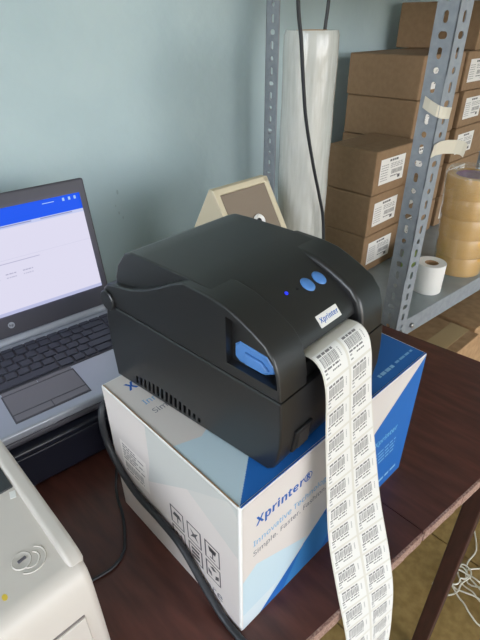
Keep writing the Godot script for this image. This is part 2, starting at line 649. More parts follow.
func printer_carton() -> void:
	var t := thing("printer_carton", "white and blue printed carton standing on the desk under the black printer", "box", Vector3(-0.0045, 0, 0))
	var b := MB.new()
	b.box(Vector3(BW, BH - 0.001, BD), Vector3(BW / 2, BH / 2 - 0.0005, -BD / 2), 0.0022)
	part("body", b, M.paper, t)
	var wht := rgb(222, 214, 209)
	var pale := rgb(200, 220, 230)
	var cyan := rgb(150, 196, 224)
	var blu := rgb(30, 104, 184)
	var deep := rgb(22, 84, 160)
	# front print: white above a long diagonal, blue below it, a pale facet at the lower left
	var im := Image.create(608, 400, false, Image.FORMAT_RGB8)
	im.fill(wht)
	fill_poly(im, [Vector2(0, 0.56), Vector2(0.06, 0.5), Vector2(0.32, 0.70), Vector2(0.11, 1), Vector2(0, 1)], pale)
	fill_poly(im, [Vector2(0, 0.86), Vector2(0.16, 0.86), Vector2(0.1, 1), Vector2(0, 1)], rgb(214, 226, 232))
	fill_poly(im, [Vector2(1, 0.0), Vector2(1, 1), Vector2(0.08, 1), Vector2(0.405, 0.63)], blu)
	fill_poly(im, [Vector2(0.30, 0.74), Vector2(0.405, 0.63), Vector2(0.5, 0.80), Vector2(0.42, 1), Vector2(0.20, 1)], rgb(58, 134, 200))
	for k in 4: dashes(im, 0.72, 0.57 + 0.035 * k, 0.17, 0.012, rgb(120, 176, 220))
	dashes(im, 0.74, 0.90, 0.22, 0.022, rgb(150, 196, 230))
	var p := MB.new()
	var e := 0.0026
	p.quad(Vector3(e, e, 0.0003), Vector3(BW - e, e, 0.0003), Vector3(BW - e, BH - e, 0.0003), Vector3(e, BH - e, 0.0003))
	part("front_print", p, img_mat(im), t)
	# left side print
	im = Image.create(432, 400, false, Image.FORMAT_RGB8)
	im.fill(rgb(220, 211, 206))
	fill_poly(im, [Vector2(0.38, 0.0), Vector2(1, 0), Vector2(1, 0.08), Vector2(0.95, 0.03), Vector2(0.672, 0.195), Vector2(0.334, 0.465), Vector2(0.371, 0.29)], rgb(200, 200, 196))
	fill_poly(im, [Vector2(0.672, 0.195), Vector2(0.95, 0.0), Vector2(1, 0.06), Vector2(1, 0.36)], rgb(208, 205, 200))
	var ink := rgb(70, 66, 68)
	for r in 2:
		for c in 3:
			var x := 0.512 + c * 0.131
			var y := 0.468 + r * 0.168
			var w := 0.105
			var h := 0.145
			fr(im, x, y, w, h, ink)
			fr(im, x + 0.008, y + 0.009, w - 0.016, h - 0.018, rgb(220, 211, 206))
			var X := x + w * 0.5
			var Y := y + h * 0.5
			match r * 3 + c:
				0:
					fill_poly(im, [Vector2(X - 0.035, Y), Vector2(X - 0.02, Y - 0.035), Vector2(X + 0.02, Y - 0.035), Vector2(X + 0.035, Y)], ink)
					fr(im, X - 0.003, Y, 0.007, 0.045, ink)
				1:
					fill_poly(im, [Vector2(X - 0.03, Y - 0.035), Vector2(X, Y - 0.012), Vector2(X + 0.03, Y - 0.04), Vector2(X + 0.012, Y), Vector2(X + 0.03, Y + 0.04), Vector2(X, Y + 0.015), Vector2(X - 0.03, Y + 0.035), Vector2(X - 0.012, Y)], ink)
				2:
					fill_poly(im, [Vector2(X - 0.028, Y - 0.045), Vector2(X + 0.028, Y - 0.045), Vector2(X + 0.02, Y - 0.005), Vector2(X - 0.02, Y - 0.005)], ink)
					fr(im, X - 0.003, Y - 0.01, 0.007, 0.05, ink)
					fr(im, X - 0.018, Y + 0.035, 0.036, 0.01, ink)
				3:
					fill_poly(im, [Vector2(X - 0.03, Y - 0.01), Vector2(X - 0.018, Y - 0.04), Vector2(X - 0.006, Y - 0.01)], ink)
					fr(im, X - 0.022, Y - 0.012, 0.008, 0.05, ink)
					fill_poly(im, [Vector2(X + 0.006, Y - 0.01), Vector2(X + 0.018, Y - 0.04), Vector2(X + 0.03, Y - 0.01)], ink)
					fr(im, X + 0.014, Y - 0.012, 0.008, 0.05, ink)
				4:
					for q in 3: fr(im, X - 0.03, Y - 0.045 + q * 0.033, 0.06, 0.022, ink)
				5:
					for q in 3:
						var a := TAU * q / 3.0 - PI / 2
						var d := Vector2(cos(a) * 0.028, sin(a) * 0.036)
						var s := Vector2(-sin(a) * 0.024, cos(a) * 0.03)
						fill_poly(im, [Vector2(X, Y) + d + s, Vector2(X, Y) + d * 1.5, Vector2(X, Y) + d - s, Vector2(X, Y) + d * 0.55], ink)
	p = MB.new()
	p.quad(Vector3(-0.0003, e, -BD + e), Vector3(-0.0003, e, -e), Vector3(-0.0003, BH - e, -e), Vector3(-0.0003, BH - e, -BD + e))
	part("side_print", p, img_mat(im), t)
	var left := Basis(Vector3(0, 0, 1), Vector3.UP, Vector3(-1, 0, 0))
	text("care", 0.034, M.ink_grey, t, Transform3D(left, Vector3(-0.0004, 0.0205, -BD * 0.28)))
	# shipping sticker
	im = Image.create(160, 160, false, Image.FORMAT_RGB8)
	im.fill(rgb(240, 232, 226))
	for k in 6: dashes(im, 0.08, 0.08 + k * 0.085, 0.5 + 0.3 * (k % 2), 0.035, rgb(128, 118, 116))
	bars(im, 0.1, 0.64, 0.7, 0.2, rgb(110, 102, 100))
	dashes(im, 0.1, 0.88, 0.7, 0.04, rgb(128, 118, 116))
	p = MB.new()
	var z0 := -BD * 0.9
	var z1 := -BD * 0.663
	p.quad(Vector3(-0.0006, BH * 0.42, z0), Vector3(-0.0006, BH * 0.42, z1), Vector3(-0.0006, BH * 0.674, z1), Vector3(-0.0006, BH * 0.674, z0))
	part("shipping_sticker", p, img_mat(im), t).set_meta("label", "small white shipping sticker with fine print")
	# top print
	im = Image.create(608, 432, false, Image.FORMAT_RGB8)
	im.fill(wht)
	fill_poly(im, [Vector2(0, 0.58), Vector2(0.09, 0.62), Vector2(0.3, 0.5), Vector2(0.3, 1), Vector2(0, 1)], pale)
	fill_poly(im, [Vector2(0.0, 1.0), Vector2(0.165, 0.82), Vector2(0.5, 0.2), Vector2(0.75, 0), Vector2(1, 0), Vector2(1, 1)], blu)
	dashes(im, 0.74, 0.93, 0.1, 0.02, rgb(140, 190, 230))
	dashes(im, 0.86, 0.93, 0.12, 0.014, rgb(120, 176, 224))
	p = MB.new()
	p.quad(Vector3(e, BH - 0.0007, -e), Vector3(BW - e, BH - 0.0007, -e), Vector3(BW - e, BH - 0.0007, -BD + e), Vector3(e, BH - 0.0007, -BD + e))
	part("top_print", p, img_mat(im), t)
	# lid flap tucked behind the front: a narrow dark folded edge
	p = MB.new()
	p.box(Vector3(BW - 0.004, 0.0012, 0.0016), Vector3(BW / 2, BH - 0.0006, -0.0012), 0.0004)
	part("flap_edge", p, mat(deep, 0.6), t)
	p = MB.new()
	p.box(Vector3(0.0012, 0.0012, BD - 0.006), Vector3(0.0014, BH - 0.0002, -BD / 2), 0.0004)
	part("flap_edge", p, M.card, t)
	var front := Basis.IDENTITY
	text("Xprinter®", 0.077, M.ink_blue, t, Transform3D(front, Vector3(0.019, BH * 0.775, 0.0004)), "lettering", "Droid Sans", true)
	text("Innovative Technology", 0.112, M.ink_cyan, t, Transform3D(front, Vector3(0.016, BH * 0.645, 0.0004)))
	text("Simple. Faster. Fashion.", 0.108, M.ink_grey, t, Transform3D(front, Vector3(0.016, BH * 0.572, 0.0004)))
	text("Xprinter", 0.05, M.ink_cyan, t, Transform3D(front, Vector3(BW * 0.71, BH * 0.50, 0.0004)), "lettering", "Droid Sans", true)
	var up := Basis(Vector3.RIGHT, Vector3(0, 0, -1), Vector3.UP)
	var ty := BH - 0.0007
	text("Xprinter", 0.072, M.ink_blue, t, Transform3D(up, Vector3(0.017, ty, -BD + 0.036)), "lettering", "Droid Sans", true)
	text("Innovative Technology", 0.112, M.ink_cyan, t, Transform3D(up, Vector3(0.017, ty, -BD + 0.064)))
	text("Simple. Faster. Fashion.", 0.108, M.ink_grey, t, Transform3D(up, Vector3(0.017, ty, -BD + 0.081)))

# ------------------------------------------------------------------ the black label printer
const PR_AT := Vector3(0.045, 0.2, -0.012)
const PR_TURN := 3.2

func v2(a: Array) -> PackedVector2Array:
	var r := PackedVector2Array()
	for i in range(0, a.size(), 2): r.append(Vector2(a[i], a[i + 1]))
	return r

func label_printer() -> void:
	var t := thing("label_printer", "black thermal label printer with blue buttons on top of the carton", "printer", PR_AT + Vector3(0, 0.0003, 0), PR_TURN)
	var X0 := -0.004
	var W := 0.156
	# lower body with the row of vent slots at the foot of its left side
	var slots := []
	for k in 15:
		var z := -0.178 + k * 0.0066
		var h := 0.0125 - 0.010 * pow((k - 6.0) / 9.5, 2.0)
		slots.append(v2([z, 0.0045, z + 0.0034, 0.0045, z + 0.0034, 0.0045 + h, z, 0.0045 + h]))
	var b := MB.new()
	b.extrude(v2([-0.210, 0.0, -0.001, 0.0, 0.0055, 0.006, 0.0095, 0.018, 0.0120, 0.035, 0.0122, 0.055, 0.0105, 0.0815, -0.2265, 0.0815, -0.2280, 0.065, -0.2200, 0.03]), X0, W, 0.0022, slots, 0.006)
	# the foot flares out a little towards the back
	for i in b.v.size():
		var q := b.v[i]
		if q.x < 0.05: b.v[i].x -= 0.010 * clampf(1.0 - q.y / 0.08, 0, 1) * clampf(-q.z / 0.21, 0, 1) * (1.0 - q.x / 0.05)
	part("lower_body", b, M.black, t)
	# side panels, rounded shoulders in front, cut away behind for the lid
	var prof := v2([0.0095, 0.0822, 0.0085, 0.095, 0.0065, 0.107, 0.002, 0.119, -0.007, 0.129, -0.02, 0.1360, -0.035, 0.1425, -0.048, 0.1472, -0.066, 0.1496, -0.098, 0.1505, -0.112, 0.1448, -0.132, 0.1338, -0.155, 0.1228, -0.18, 0.1140, -0.205, 0.1092, -0.220, 0.1060, -0.2275, 0.099, -0.2275, 0.0822])
	var win := v2([-0.048, 0.0935, 0.0062, 0.0935, 0.0052, 0.105, 0.0015, 0.1145, -0.0060, 0.1225, -0.016, 0.1295, -0.028, 0.1345, -0.040, 0.1375, -0.048, 0.1385])
	b = MB.new()
	b.extrude(prof, X0, 0.032, 0.0022, [win], 0.024)
	part("side_panel", b, M.black, t)
	b = MB.new()
	b.extrude(prof, 0.116, W, 0.0045)
	part("side_panel", b, M.black, t)
	# latch in the side window
	b = MB.new()
	b.extrude(v2([-0.0450, 0.0985, -0.039, 0.0945, -0.012, 0.0945, -0.0030, 0.1000, -0.0030, 0.1075, -0.010, 0.1140, -0.039, 0.1160, -0.0450, 0.1110]), 0.0025, 0.0215, 0.0025)
	var la := part("release_latch", b, M.blue, t)
	for k in 4:
		b = MB.new()
		b.box(Vector3(0.0135, 0.0028, 0.0046), Vector3(0.0125, 0.1172 - 0.0004 * k, -0.0365 + k * 0.0072), 0.001)
		part("grip_rib", b, M.blue, la)
	b = MB.new()
	b.extrude(v2([-0.032, 0.0970, -0.012, 0.0970, -0.007, 0.102, -0.014, 0.1075, -0.032, 0.1085]), 0.0002, 0.0055, 0.0016)
	part("thumb_pad", b, M.blue, la)
	# lid with the rounded front cover
	b = MB.new()
	b.extrude(v2([-0.0012, 0.1065, -0.0020, 0.1110, -0.0057, 0.1175, -0.0127, 0.1238, -0.0245, 0.1312, -0.039, 0.1383, -0.055, 0.1452, -0.070, 0.1496, -0.100, 0.1516, -0.160, 0.1512, -0.180, 0.1502, -0.191, 0.1460, -0.206, 0.1290, -0.2125, 0.1140, -0.2130, 0.0900, -0.030, 0.0900, -0.030, 0.1060]), 0.0035, W - 0.0075, 0.0018)
	part("lid", b, M.black, t)
	# tear bar under the paper slot
	b = MB.new()
	b.box(Vector3(0.083, 0.0165, 0.034), Vector3(0.074, 0.0900, -0.0125), 0.0015)
	part("tear_bar", b, M.black_dark, t)
	# hinge discs
	for x in [X0 - 0.0012, W + 0.0012]:
		b = MB.new()
		b.lathe([Vector2(0, -0.002), Vector2(0.0105, -0.002), Vector2(0.0115, -0.001), Vector2(0.0115, 0.001), Vector2(0.0105, 0.002), Vector2(0, 0.002)], 24, Transform3D(Basis(Vector3(0, 0, 1), PI / 2), Vector3(x, 0.0870, -0.2205)))
		part("hinge_cap", b, M.black, t)
	# ledge in the notch behind each side panel
	# front power switch
	var sw := MB.new()
	sw.box(Vector3(0.024, 0.027, 0.003), Vector3(0.0265, 0.0275, 0.0115), 0.0010, Vector3(deg_to_rad(8), 0, 0))
	var so := part("power_switch", sw, M.black_dark, t)
	sw = MB.new()
	sw.box(Vector3(0.0155, 0.0185, 0.003), Vector3(0.0265, 0.0278, 0.0128), 0.001, Vector3(deg_to_rad(1), 0, 0))
	part("rocker", sw, M.black, so)
	# control buttons and lamps on the lid; the lid falls forward here by about 25 degrees
	var tilt := Basis(Vector3.RIGHT, deg_to_rad(26.0))
	for x in [0.0860, 0.1032]:
		b = MB.new()
		b.lathe([Vector2(0.0066, -0.001), Vector2(0.0066, 0.0008), Vector2(0.0056, 0.0017), Vector2(0.003, 0.0022), Vector2(0, 0.0023)], 24, Transform3D(tilt * Basis.from_scale(Vector3(1.0, 1, 1.18)), Vector3(x, 0.1358, -0.0345)))
		part("control_button", b, M.blue, t).set_meta("label", "oval blue button")
	b = MB.new()
	b.lathe([Vector2(0.0018, -0.001), Vector2(0.0018, 0.0004), Vector2(0.001, 0.0008), Vector2(0, 0.0009)], 12, Transform3D(tilt, Vector3(0.0590, 0.1373, -0.0370)))
	var led := mat(rgb(40, 60, 200), 0.4)
	led.emission_enabled = true
	led.emission = Color(0.08, 0.12, 1.0)
	led.emission_energy_multiplier = 0.5
	part("led_lamp", b, led, t)
	b = MB.new()
	b.lathe([Vector2(0.0014, -0.001), Vector2(0.0014, 0.0004), Vector2(0, 0.0006)], 12, Transform3D(tilt, Vector3(0.0725, 0.1366, -0.0355)))
	part("led_lamp", b, M.black_dark, t)
	# name plate on the cover
	var tl := Basis(Vector3.RIGHT, deg_to_rad(47))
	var pl := MB.new()
	pl.rbox(Vector3(0.030, 0.0012, 0.0115), 0.0004, Transform3D(tl, Vector3(0.0800, 0.1181, -0.0062)))
	var plate := part("name_plate", pl, M.white, t)
	plate.set_meta("label", "white name plate with blue lettering")
	var tb := tl * Basis(Vector3.RIGHT, Vector3(0, 0, -1), Vector3.UP)
	text("Xprinter", 0.026, M.ink_blue, plate, Transform3D(tb, Vector3(0.0670, 0.1181, -0.0062) + tl * Vector3(0, 0.0006, 0.0036)), "lettering", "Droid Sans", true, true)

# ------------------------------------------------------------------ printed label strip
func strip_path() -> Array:
	var ctrl := [Vector2(-0.030, 0.1000), Vector2(-0.012, 0.1020), Vector2(0.003, 0.1042), Vector2(0.012, 0.1030), Vector2(0.0195, 0.0960), Vector2(0.0240, 0.0840), Vector2(0.0265, 0.0700), Vector2(0.0310, 0.0250), Vector2(0.0365, -0.020), Vector2(0.0475, -0.098), Vector2(0.0660, -0.170), Vector2(0.0790, -0.214), Vector2(0.0880, -0.250), Vector2(0.1000, -0.310), Vector2(0.1080, -0.390)]
	var L := []
	for i in ctrl.size() - 1:
		for k in 12:
			L.append(ctrl[i].cubic_interpolate(ctrl[i + 1], ctrl[max(i - 1, 0)], ctrl[min(i + 2, ctrl.size() - 1)], k / 12.0))
	L.append(ctrl[-1])
	return L

func strip_patch(L: Array, S: Array, s0: float, s1: float, x0: float, x1: float, lift: float, steps: int) -> MB:
	# a piece of the curled band between two arc lengths and two x, standing off by lift
	var b := MB.new()
	var rows := []
	for k in steps + 1:
		var s: float = lerpf(s0, s1, float(k) / steps)
		var i := 0
		while i < S.size() - 2 and S[i + 1] < s: i += 1
		var f: float = clampf((s - S[i]) / max(S[i + 1] - S[i], 1e-6), 0, 1)
		var p: Vector2 = L[i].lerp(L[i + 1], f)
		var d: Vector2 = (L[min(i + 2, L.size() - 1)] - L[max(i - 1, 0)]).normalized()
		rows.append([p, Vector2(-d.y, d.x), s])
	for k in steps:
		var q := []
		var nn := []
		for a in [[k + 1, x0], [k + 1, x1], [k, x1], [k, x0]]:
			var p: Vector2 = rows[a[0]][0]
			var n: Vector2 = rows[a[0]][1]
			# the free end swings a little forward on its right side
			var sw: float = (smoothstep(0.06, 0.33, rows[a[0]][2]) * 0.021 - smoothstep(0.33, 0.50, rows[a[0]][2]) * 0.011) * (a[1] - 0.035) / 0.073
			q.append(Vector3(a[1], p.y + n.y * lift, p.x + n.x * lift + sw))
			nn.append(Vector3(0, n.y, n.x))
		var va := 1.0 - float(k + 1) / steps
		var vb := 1.0 - float(k) / steps
		b.tri(q[0], q[1], q[2], nn[0], nn[1], nn[2], Vector2(0, 1.0 - va), Vector2(1, 1.0 - va), Vector2(1, 1.0 - vb))
		b.tri(q[0], q[2], q[3], nn[0], nn[2], nn[3], Vector2(0, 1.0 - va), Vector2(1, 1.0 - vb), Vector2(0, 1.0 - vb))
	return b

func label_strip() -> void:
	var t := thing("label_strip", "long white strip of printed barcode labels hanging out of the black printer", "labels", PR_AT, PR_TURN)
	var L := strip_path()
	var S := [0.0]
	for i in range(1, L.size()): S.append(S[-1] + L[i].distance_to(L[i - 1]))
	var x0 := 0.0355
	var x1 := 0.1085
	var tot: float = S[-1]
	var b := strip_patch(L, S, 0, tot, x0, x1, 0.0, 120)
	var back := strip_patch(L, S, 0, tot, x0, x1, -0.00016, 120)
	for i in range(0, back.v.size(), 3):
		b.tri(back.v[i], back.v[i + 1], back.v[i + 2], -back.n[i], -back.n[i + 1], -back.n[i + 2])
	part("backing_paper", b, mat(rgb(226, 222, 212), 0.5), t)
	var mats := []
	for v in 2:
		var im := Image.create(160, 132, false, Image.FORMAT_RGB8)
		im.fill(rgb(240, 238, 234))
		var ink := rgb(112, 110, 110)
		dashes(im, 0.10, 0.07, 0.62, 0.085, rgb(118, 116, 116))
		bars(im, 0.10, 0.19, 0.64, 0.33, ink)
		dashes(im, 0.06, 0.57, 0.66, 0.06, rgb(110, 108, 108))
		dashes(im, 0.06, 0.68, 0.10, 0.06, rgb(140, 138, 138))
		dashes(im, 0.36, 0.72, 0.36, 0.055, rgb(110, 108, 108))
		dashes(im, 0.06, 0.84, 0.12, 0.05, rgb(140, 138, 138))
		for k in 6: fr(im, 0.84, 0.2 + k * 0.055, 0.035, 0.034, rgb(150, 148, 148))
		mats.append(img_mat(im, 0.5))
	var s := 0.0385
	var k := 0
	while s + 0.026 < tot:
		for c in 2:
			var xa := 0.0370 + c * 0.0365
			var o := strip_patch(L, S, s, s + 0.0262, xa, xa + 0.0335, 0.00022, 12)
			part("label", o, mats[(k + c) % 2], t)
		s += 0.0288
		k += 1

# ------------------------------------------------------------------ laptop on its drawer
func laptop_and_drawer() -> void:
	var d := thing("flat_box", "low glossy black box on the desk under the open laptop", "box", Vector3(-0.045, 0, -0.319), -4.5)
	var b := MB.new()
	b.box(Vector3(0.41, 0.066, 0.27), Vector3(0, 0.037, -0.135), 0.004)
	part("body", b, M.drawer, d)
	b = MB.new()
	b.box(Vector3(0.396, 0.052, 0.004), Vector3(0, 0.036, 0.0005), 0.0015)
	part("front_plate", b, M.drawer, d)
	for p in [Vector2(-0.18, -0.02), Vector2(0.18, -0.02), Vector2(-0.18, -0.25), Vector2(0.18, -0.25)]:
		b = MB.new()
		b.box(Vector3(0.02, 0.005, 0.02), Vector3(p.x, 0.0026, p.y), 0.001)
		part("foot", b, M.black_dark, d)
	var t := thing("laptop", "open silver laptop with a lit screen and dark keys on a black box", "laptop", Vector3(-0.006, 0.0702, -0.3265), -4.5)
	b = MB.new()
	b.box(Vector3(0.338, 0.012, 0.228), Vector3(0, 0.0066, -0.114), 0.005)
	part("underside", b, M.lap_dark, t)
	b = MB.new()
	b.box(Vector3(0.338, 0.013, 0.2265), Vector3(0, 0.0178, -0.1133), 0.0035)
	part("palm_deck", b, M.silver, t)
	b = MB.new()
	b.box(Vector3(0.045, 0.002, 0.002), Vector3(0.0, 0.0125, 0.0002), 0.0006)
	part("lid_catch", b, M.lap_dark, t)
	# keyboard well and keys
	b = MB.new()
	b.box(Vector3(0.300, 0.0012, 0.104), Vector3(0, 0.0246, -0.1420), 0.0004)
	var kb := part("keyboard", b, M.lap_dark, t)
	var rows := [
		[0.0, 0.66, [1.0, 1, 1, 1, 1, 1, 1, 1, 1, 1, 1, 1, 1, 1, 1, 1]],
		[0.6, 1.0, [1.0, 1, 1, 1, 1, 1, 1, 1, 1, 1, 1, 1, 1, 2, 1]],
		[1.6, 1.0, [1.5, 1, 1, 1, 1, 1, 1, 1, 1, 1, 1, 1, 1, 1.5, 1]],
		[2.6, 1.0, [1.75, 1, 1, 1, 1, 1, 1, 1, 1, 1, 1, 1, 2.25, 1]],
		[3.6, 1.0, [2.25, 1, 1, 1, 1, 1, 1, 1, 1, 1, 1, 2.75, 1]],
		[4.6, 1.0, [1.0, 1, 1, 1.25, 5.0, 1.25, 1, 1, 1.5, 1, 1]]]
	var uz := 0.0178
	var cache := {}
	for r in rows:
		var sum := 0.0
		for w in r[2]: sum += w
		var ux: float = 0.2945 / sum
		var x := -0.14725
		for w in r[2]:
			var kw: float = w * ux - 0.0026
			var kd: float = r[1] * uz - 0.0026
			var key := "%.4f %.4f" % [kw, kd]
			if not cache.has(key):
				var km := MB.new()
				km.box(Vector3(kw, 0.0030, kd), Vector3.ZERO, 0.0011)
				cache[key] = km.mesh()
			var o := part("key", cache[key], M.key, kb)
			o.position = Vector3(x + w * ux * 0.5, 0.0266, -0.1930 + r[0] * uz + r[1] * uz * 0.5)
			x += w * ux
	# touch pad with two buttons below it
	b = MB.new()
	b.box(Vector3(0.104, 0.0012, 0.066), Vector3(-0.015, 0.0244, -0.0500), 0.0005)
	var tp := part("touchpad", b, M.lap_dark, t)
	b = MB.new()
	b.box(Vector3(0.1005, 0.0012, 0.045), Vector3(-0.015, 0.0249, -0.0570), 0.0005)
	part("pad_surface", b, M.pad, tp)
	for sx in [-1, 1]:
		b = MB.new()
		b.box(Vector3(0.0495, 0.0016, 0.0125), Vector3(-0.015 + sx * 0.0253, 0.0249, -0.0262), 0.0006)
		part("pad_button", b, M.pad, tp)
		b = MB.new()
		b.box(Vector3(0.0495, 0.0016, 0.008), Vector3(-0.015 + sx * 0.0253, 0.0249, -0.0855), 0.0006)
		part("pad_button", b, M.pad, tp)
	var im := Image.create(48, 40, false, Image.FORMAT_RGB8)
	im.fill(rgb(70, 150, 205))
	fr(im, 0.1, 0.1, 0.8, 0.35, rgb(190, 222, 240))
	fr(im, 0.1, 0.55, 0.5, 0.12, rgb(230, 240, 246))
	b = MB.new()
	b.quad(Vector3(0.108, 0.02445, -0.047), Vector3(0.128, 0.02445, -0.047), Vector3(0.128, 0.02445, -0.064), Vector3(0.108, 0.02445, -0.064))
	part("sticker", b, img_mat(im), t).set_meta("label", "small blue maker sticker")
	# hinge bar
	b = MB.new()
	b.tube([Vector3(-0.150, 0.0285, -0.2110), Vector3(0.150, 0.0285, -0.2110)], 0.0068, 14, 2)
	part("hinge_bar", b, M.silver, t)
	# display
	var lid := Transform3D(Basis(Vector3.RIGHT, deg_to_rad(-9.0)), Vector3(0, 0.0285, -0.2130))
	b = MB.new()
	b.rbox(Vector3(0.338, 0.224, 0.009), 0.0035, lid * Transform3D(Basis.IDENTITY, Vector3(0, 0.112, -0.0055)))
	var disp := part("display_lid", b, M.lap_dark, t)
	b = MB.new()
	b.rbox(Vector3(0.336, 0.222, 0.002), 0.001, lid * Transform3D(Basis.IDENTITY, Vector3(0, 0.112, -0.0108)))
	part("lid_back", b, M.silver, disp)
	im = Image.create(512, 288, false, Image.FORMAT_RGB8)
	im.fill(rgb(233, 230, 250))
	fr(im, 0, 0, 1, 0.155, rgb(0, 88, 250))
	fr(im, 0, 0.155, 1, 0.03, rgb(206, 214, 250))
	dashes(im, 0.04, 0.163, 0.9, 0.01, rgb(150, 156, 200))
	fr(im, 0.80, 0.035, 0.06, 0.008, rgb(190, 214, 255))
	for k in 3: fr(im, 0.905 + k * 0.03, 0.02, 0.011, 0.03, rgb(170, 204, 255))
	fr(im, 0.0, 0.50, 0.72, 0.006, rgb(190, 188, 214))
	fr(im, 0.0, 0.47, 1.0, 0.004, rgb(218, 216, 238))
	for k in 8:
		dashes(im, 0.04 + k * 0.083, 0.60, 0.05, 0.012, rgb(186, 184, 208))
		dashes(im, 0.04 + k * 0.083, 0.635, 0.05, 0.010, rgb(200, 198, 220))
	fr(im, 0, 0.965, 1, 0.035, rgb(196, 200, 236))
	var scr := mat(Color.BLACK, 0.5)
	scr.metallic_specular = 0.25
	scr.emission_enabled = true
	scr.emission = Color.WHITE
	scr.emission_operator = BaseMaterial3D.EMISSION_OP_MULTIPLY
	scr.emission_texture = ImageTexture.create_from_image(im)
	scr.emission_energy_multiplier = 0.36
	scr.texture_repeat = false
	b = MB.new()
	b.quad(lid * Vector3(-0.157, 0.040, -0.0007), lid * Vector3(0.157, 0.040, -0.0007), lid * Vector3(0.157, 0.203, -0.0007), lid * Vector3(-0.157, 0.203, -0.0007))
	part("screen", b, scr, disp)
	# round maker badge under the screen
	b = MB.new()
	b.lathe([Vector2(0.0052, 0), Vector2(0.0052, 0.0006), Vector2(0, 0.0006)], 20, lid * Transform3D(Basis(Vector3.RIGHT, PI / 2), Vector3(-0.004, 0.0235, -0.0008)))
	var bd := part("badge", b, M.silver, disp)
	text("hp", 0.0062, M.lap_dark, bd, lid * Transform3D(Basis.IDENTITY, Vector3(-0.0071, 0.0203, -0.0001)), "lettering", "Droid Sans", true, true)
	var al := AreaLight3D.new()
	al.name = "screen_light"
	t.add_child(al)
	al.transform = lid * Transform3D(Basis(Vector3.UP, PI), Vector3(0, 0.122, 0.002))
	al.rotate_object_local(Vector3.UP, PI)
	al.set("area_size", Vector2(0.31, 0.16))
	al.light_color = Color(0.72, 0.76, 1.0)
	al.light_energy = 0.02
	al.shadow_enabled = true
	var al_range := "area_range"
	al.set(al_range, 6.0)

# ------------------------------------------------------------------ beige printer at the near left
func beige_printer() -> void:
	var t := thing("beige_label_printer", "off-white desktop label printer with a round feed button and smoked window", "printer", Vector3(-0.1075, 0, -0.074), 0.0)
	# local: x from -0.215 to 0, z from -0.222 to 0
	var b := MB.new()
	b.extrude(v2([-0.002, 0.0, 0.002, 0.02, 0.003, 0.085, 0.002, 0.128, -0.0015, 0.142, -0.008, 0.1490, -0.016, 0.1505, -0.216, 0.1505, -0.222, 0.143, -0.222, 0.0]), -0.215, 0.0, 0.007, [], 0.01, 4)
	part("housing", b, M.beige, t)
	for x in [[-0.0130, 0.0012], [-0.2162, -0.2020]]:
		b = MB.new()
		b.extrude(v2([-0.014, 0.138, -0.0105, 0.1500, -0.018, 0.1555, -0.036, 0.1580, -0.212, 0.1580, -0.220, 0.150, -0.220, 0.138]), x[0], x[1], 0.0042, [], 0.01, 4)
		part("side_rail", b, M.beige, t)
	b = MB.new()
	b.box(Vector3(0.188, 0.003, 0.090), Vector3(-0.1075, 0.1508, -0.1700), 0.001)
	part("smoked_window", b, M.smoke, t)
	b = MB.new()
	b.box(Vector3(0.0055, 0.0008, 0.009), Vector3(-0.0172, 0.1508, -0.1160), 0.0003, Vector3(0, deg_to_rad(-14), 0))
	part("window_tab", b, M.paper, t)
	# feed button: an oval pad beside a raised half ring
	b = MB.new()
	b.lathe([Vector2(0.0082, 0.0), Vector2(0.0082, 0.0006), Vector2(0.0076, 0.0011), Vector2(0.0070, 0.0008), Vector2(0, 0.0008)], 28, Transform3D(Basis.from_scale(Vector3(1.0, 1, 1.05)), Vector3(-0.0385, 0.1503, -0.0445)))
	var fb := part("feed_button", b, M.beige, t)
	for rr in [0.0122, 0.0072]:
		b = MB.new()
		var arc := []
		for k in 15:
			var a := deg_to_rad(35.0 + k * 14.0)
			arc.append(Vector3(-0.0325 + sin(a) * rr, 0.1506, -0.0405 - cos(a) * rr))
		b.tube(arc, 0.0007, 8, 2)
		part("button_ring", b, M.beige, fb)
	b = MB.new()
	b.box(Vector3(0.0072, 0.0012, 0.0030), Vector3(-0.0380, 0.1514, -0.0448), 0.0005, Vector3(0, deg_to_rad(6), 0))
	part("indicator", b, mat(rgb(96, 92, 100), 0.4), fb)
	# yellow paint dot
	b = MB.new()
	b.lathe([Vector2(0.0026, 0.0), Vector2(0.0026, 0.0003), Vector2(0, 0.0004)], 10, Transform3D(Basis.from_scale(Vector3(0.8, 1, 1.2)), Vector3(-0.0605, 0.1505, -0.0240)))
	part("sticker", b, mat(rgb(236, 204, 70), 0.5), t).set_meta("label", "small yellow dot")
	# front cover panel with its joint line
	b = MB.new()
	b.box(Vector3(0.184, 0.0965, 0.003), Vector3(-0.1080, 0.0500, 0.0035), 0.0012)
	part("front_cover", b, M.beige, t)
	b = MB.new()
	b.box(Vector3(0.184, 0.0022, 0.003), Vector3(-0.1080, 0.0995, 0.0020), 0.0006)
	part("cover_gap", b, mat(rgb(120, 112, 108), 0.7), t)

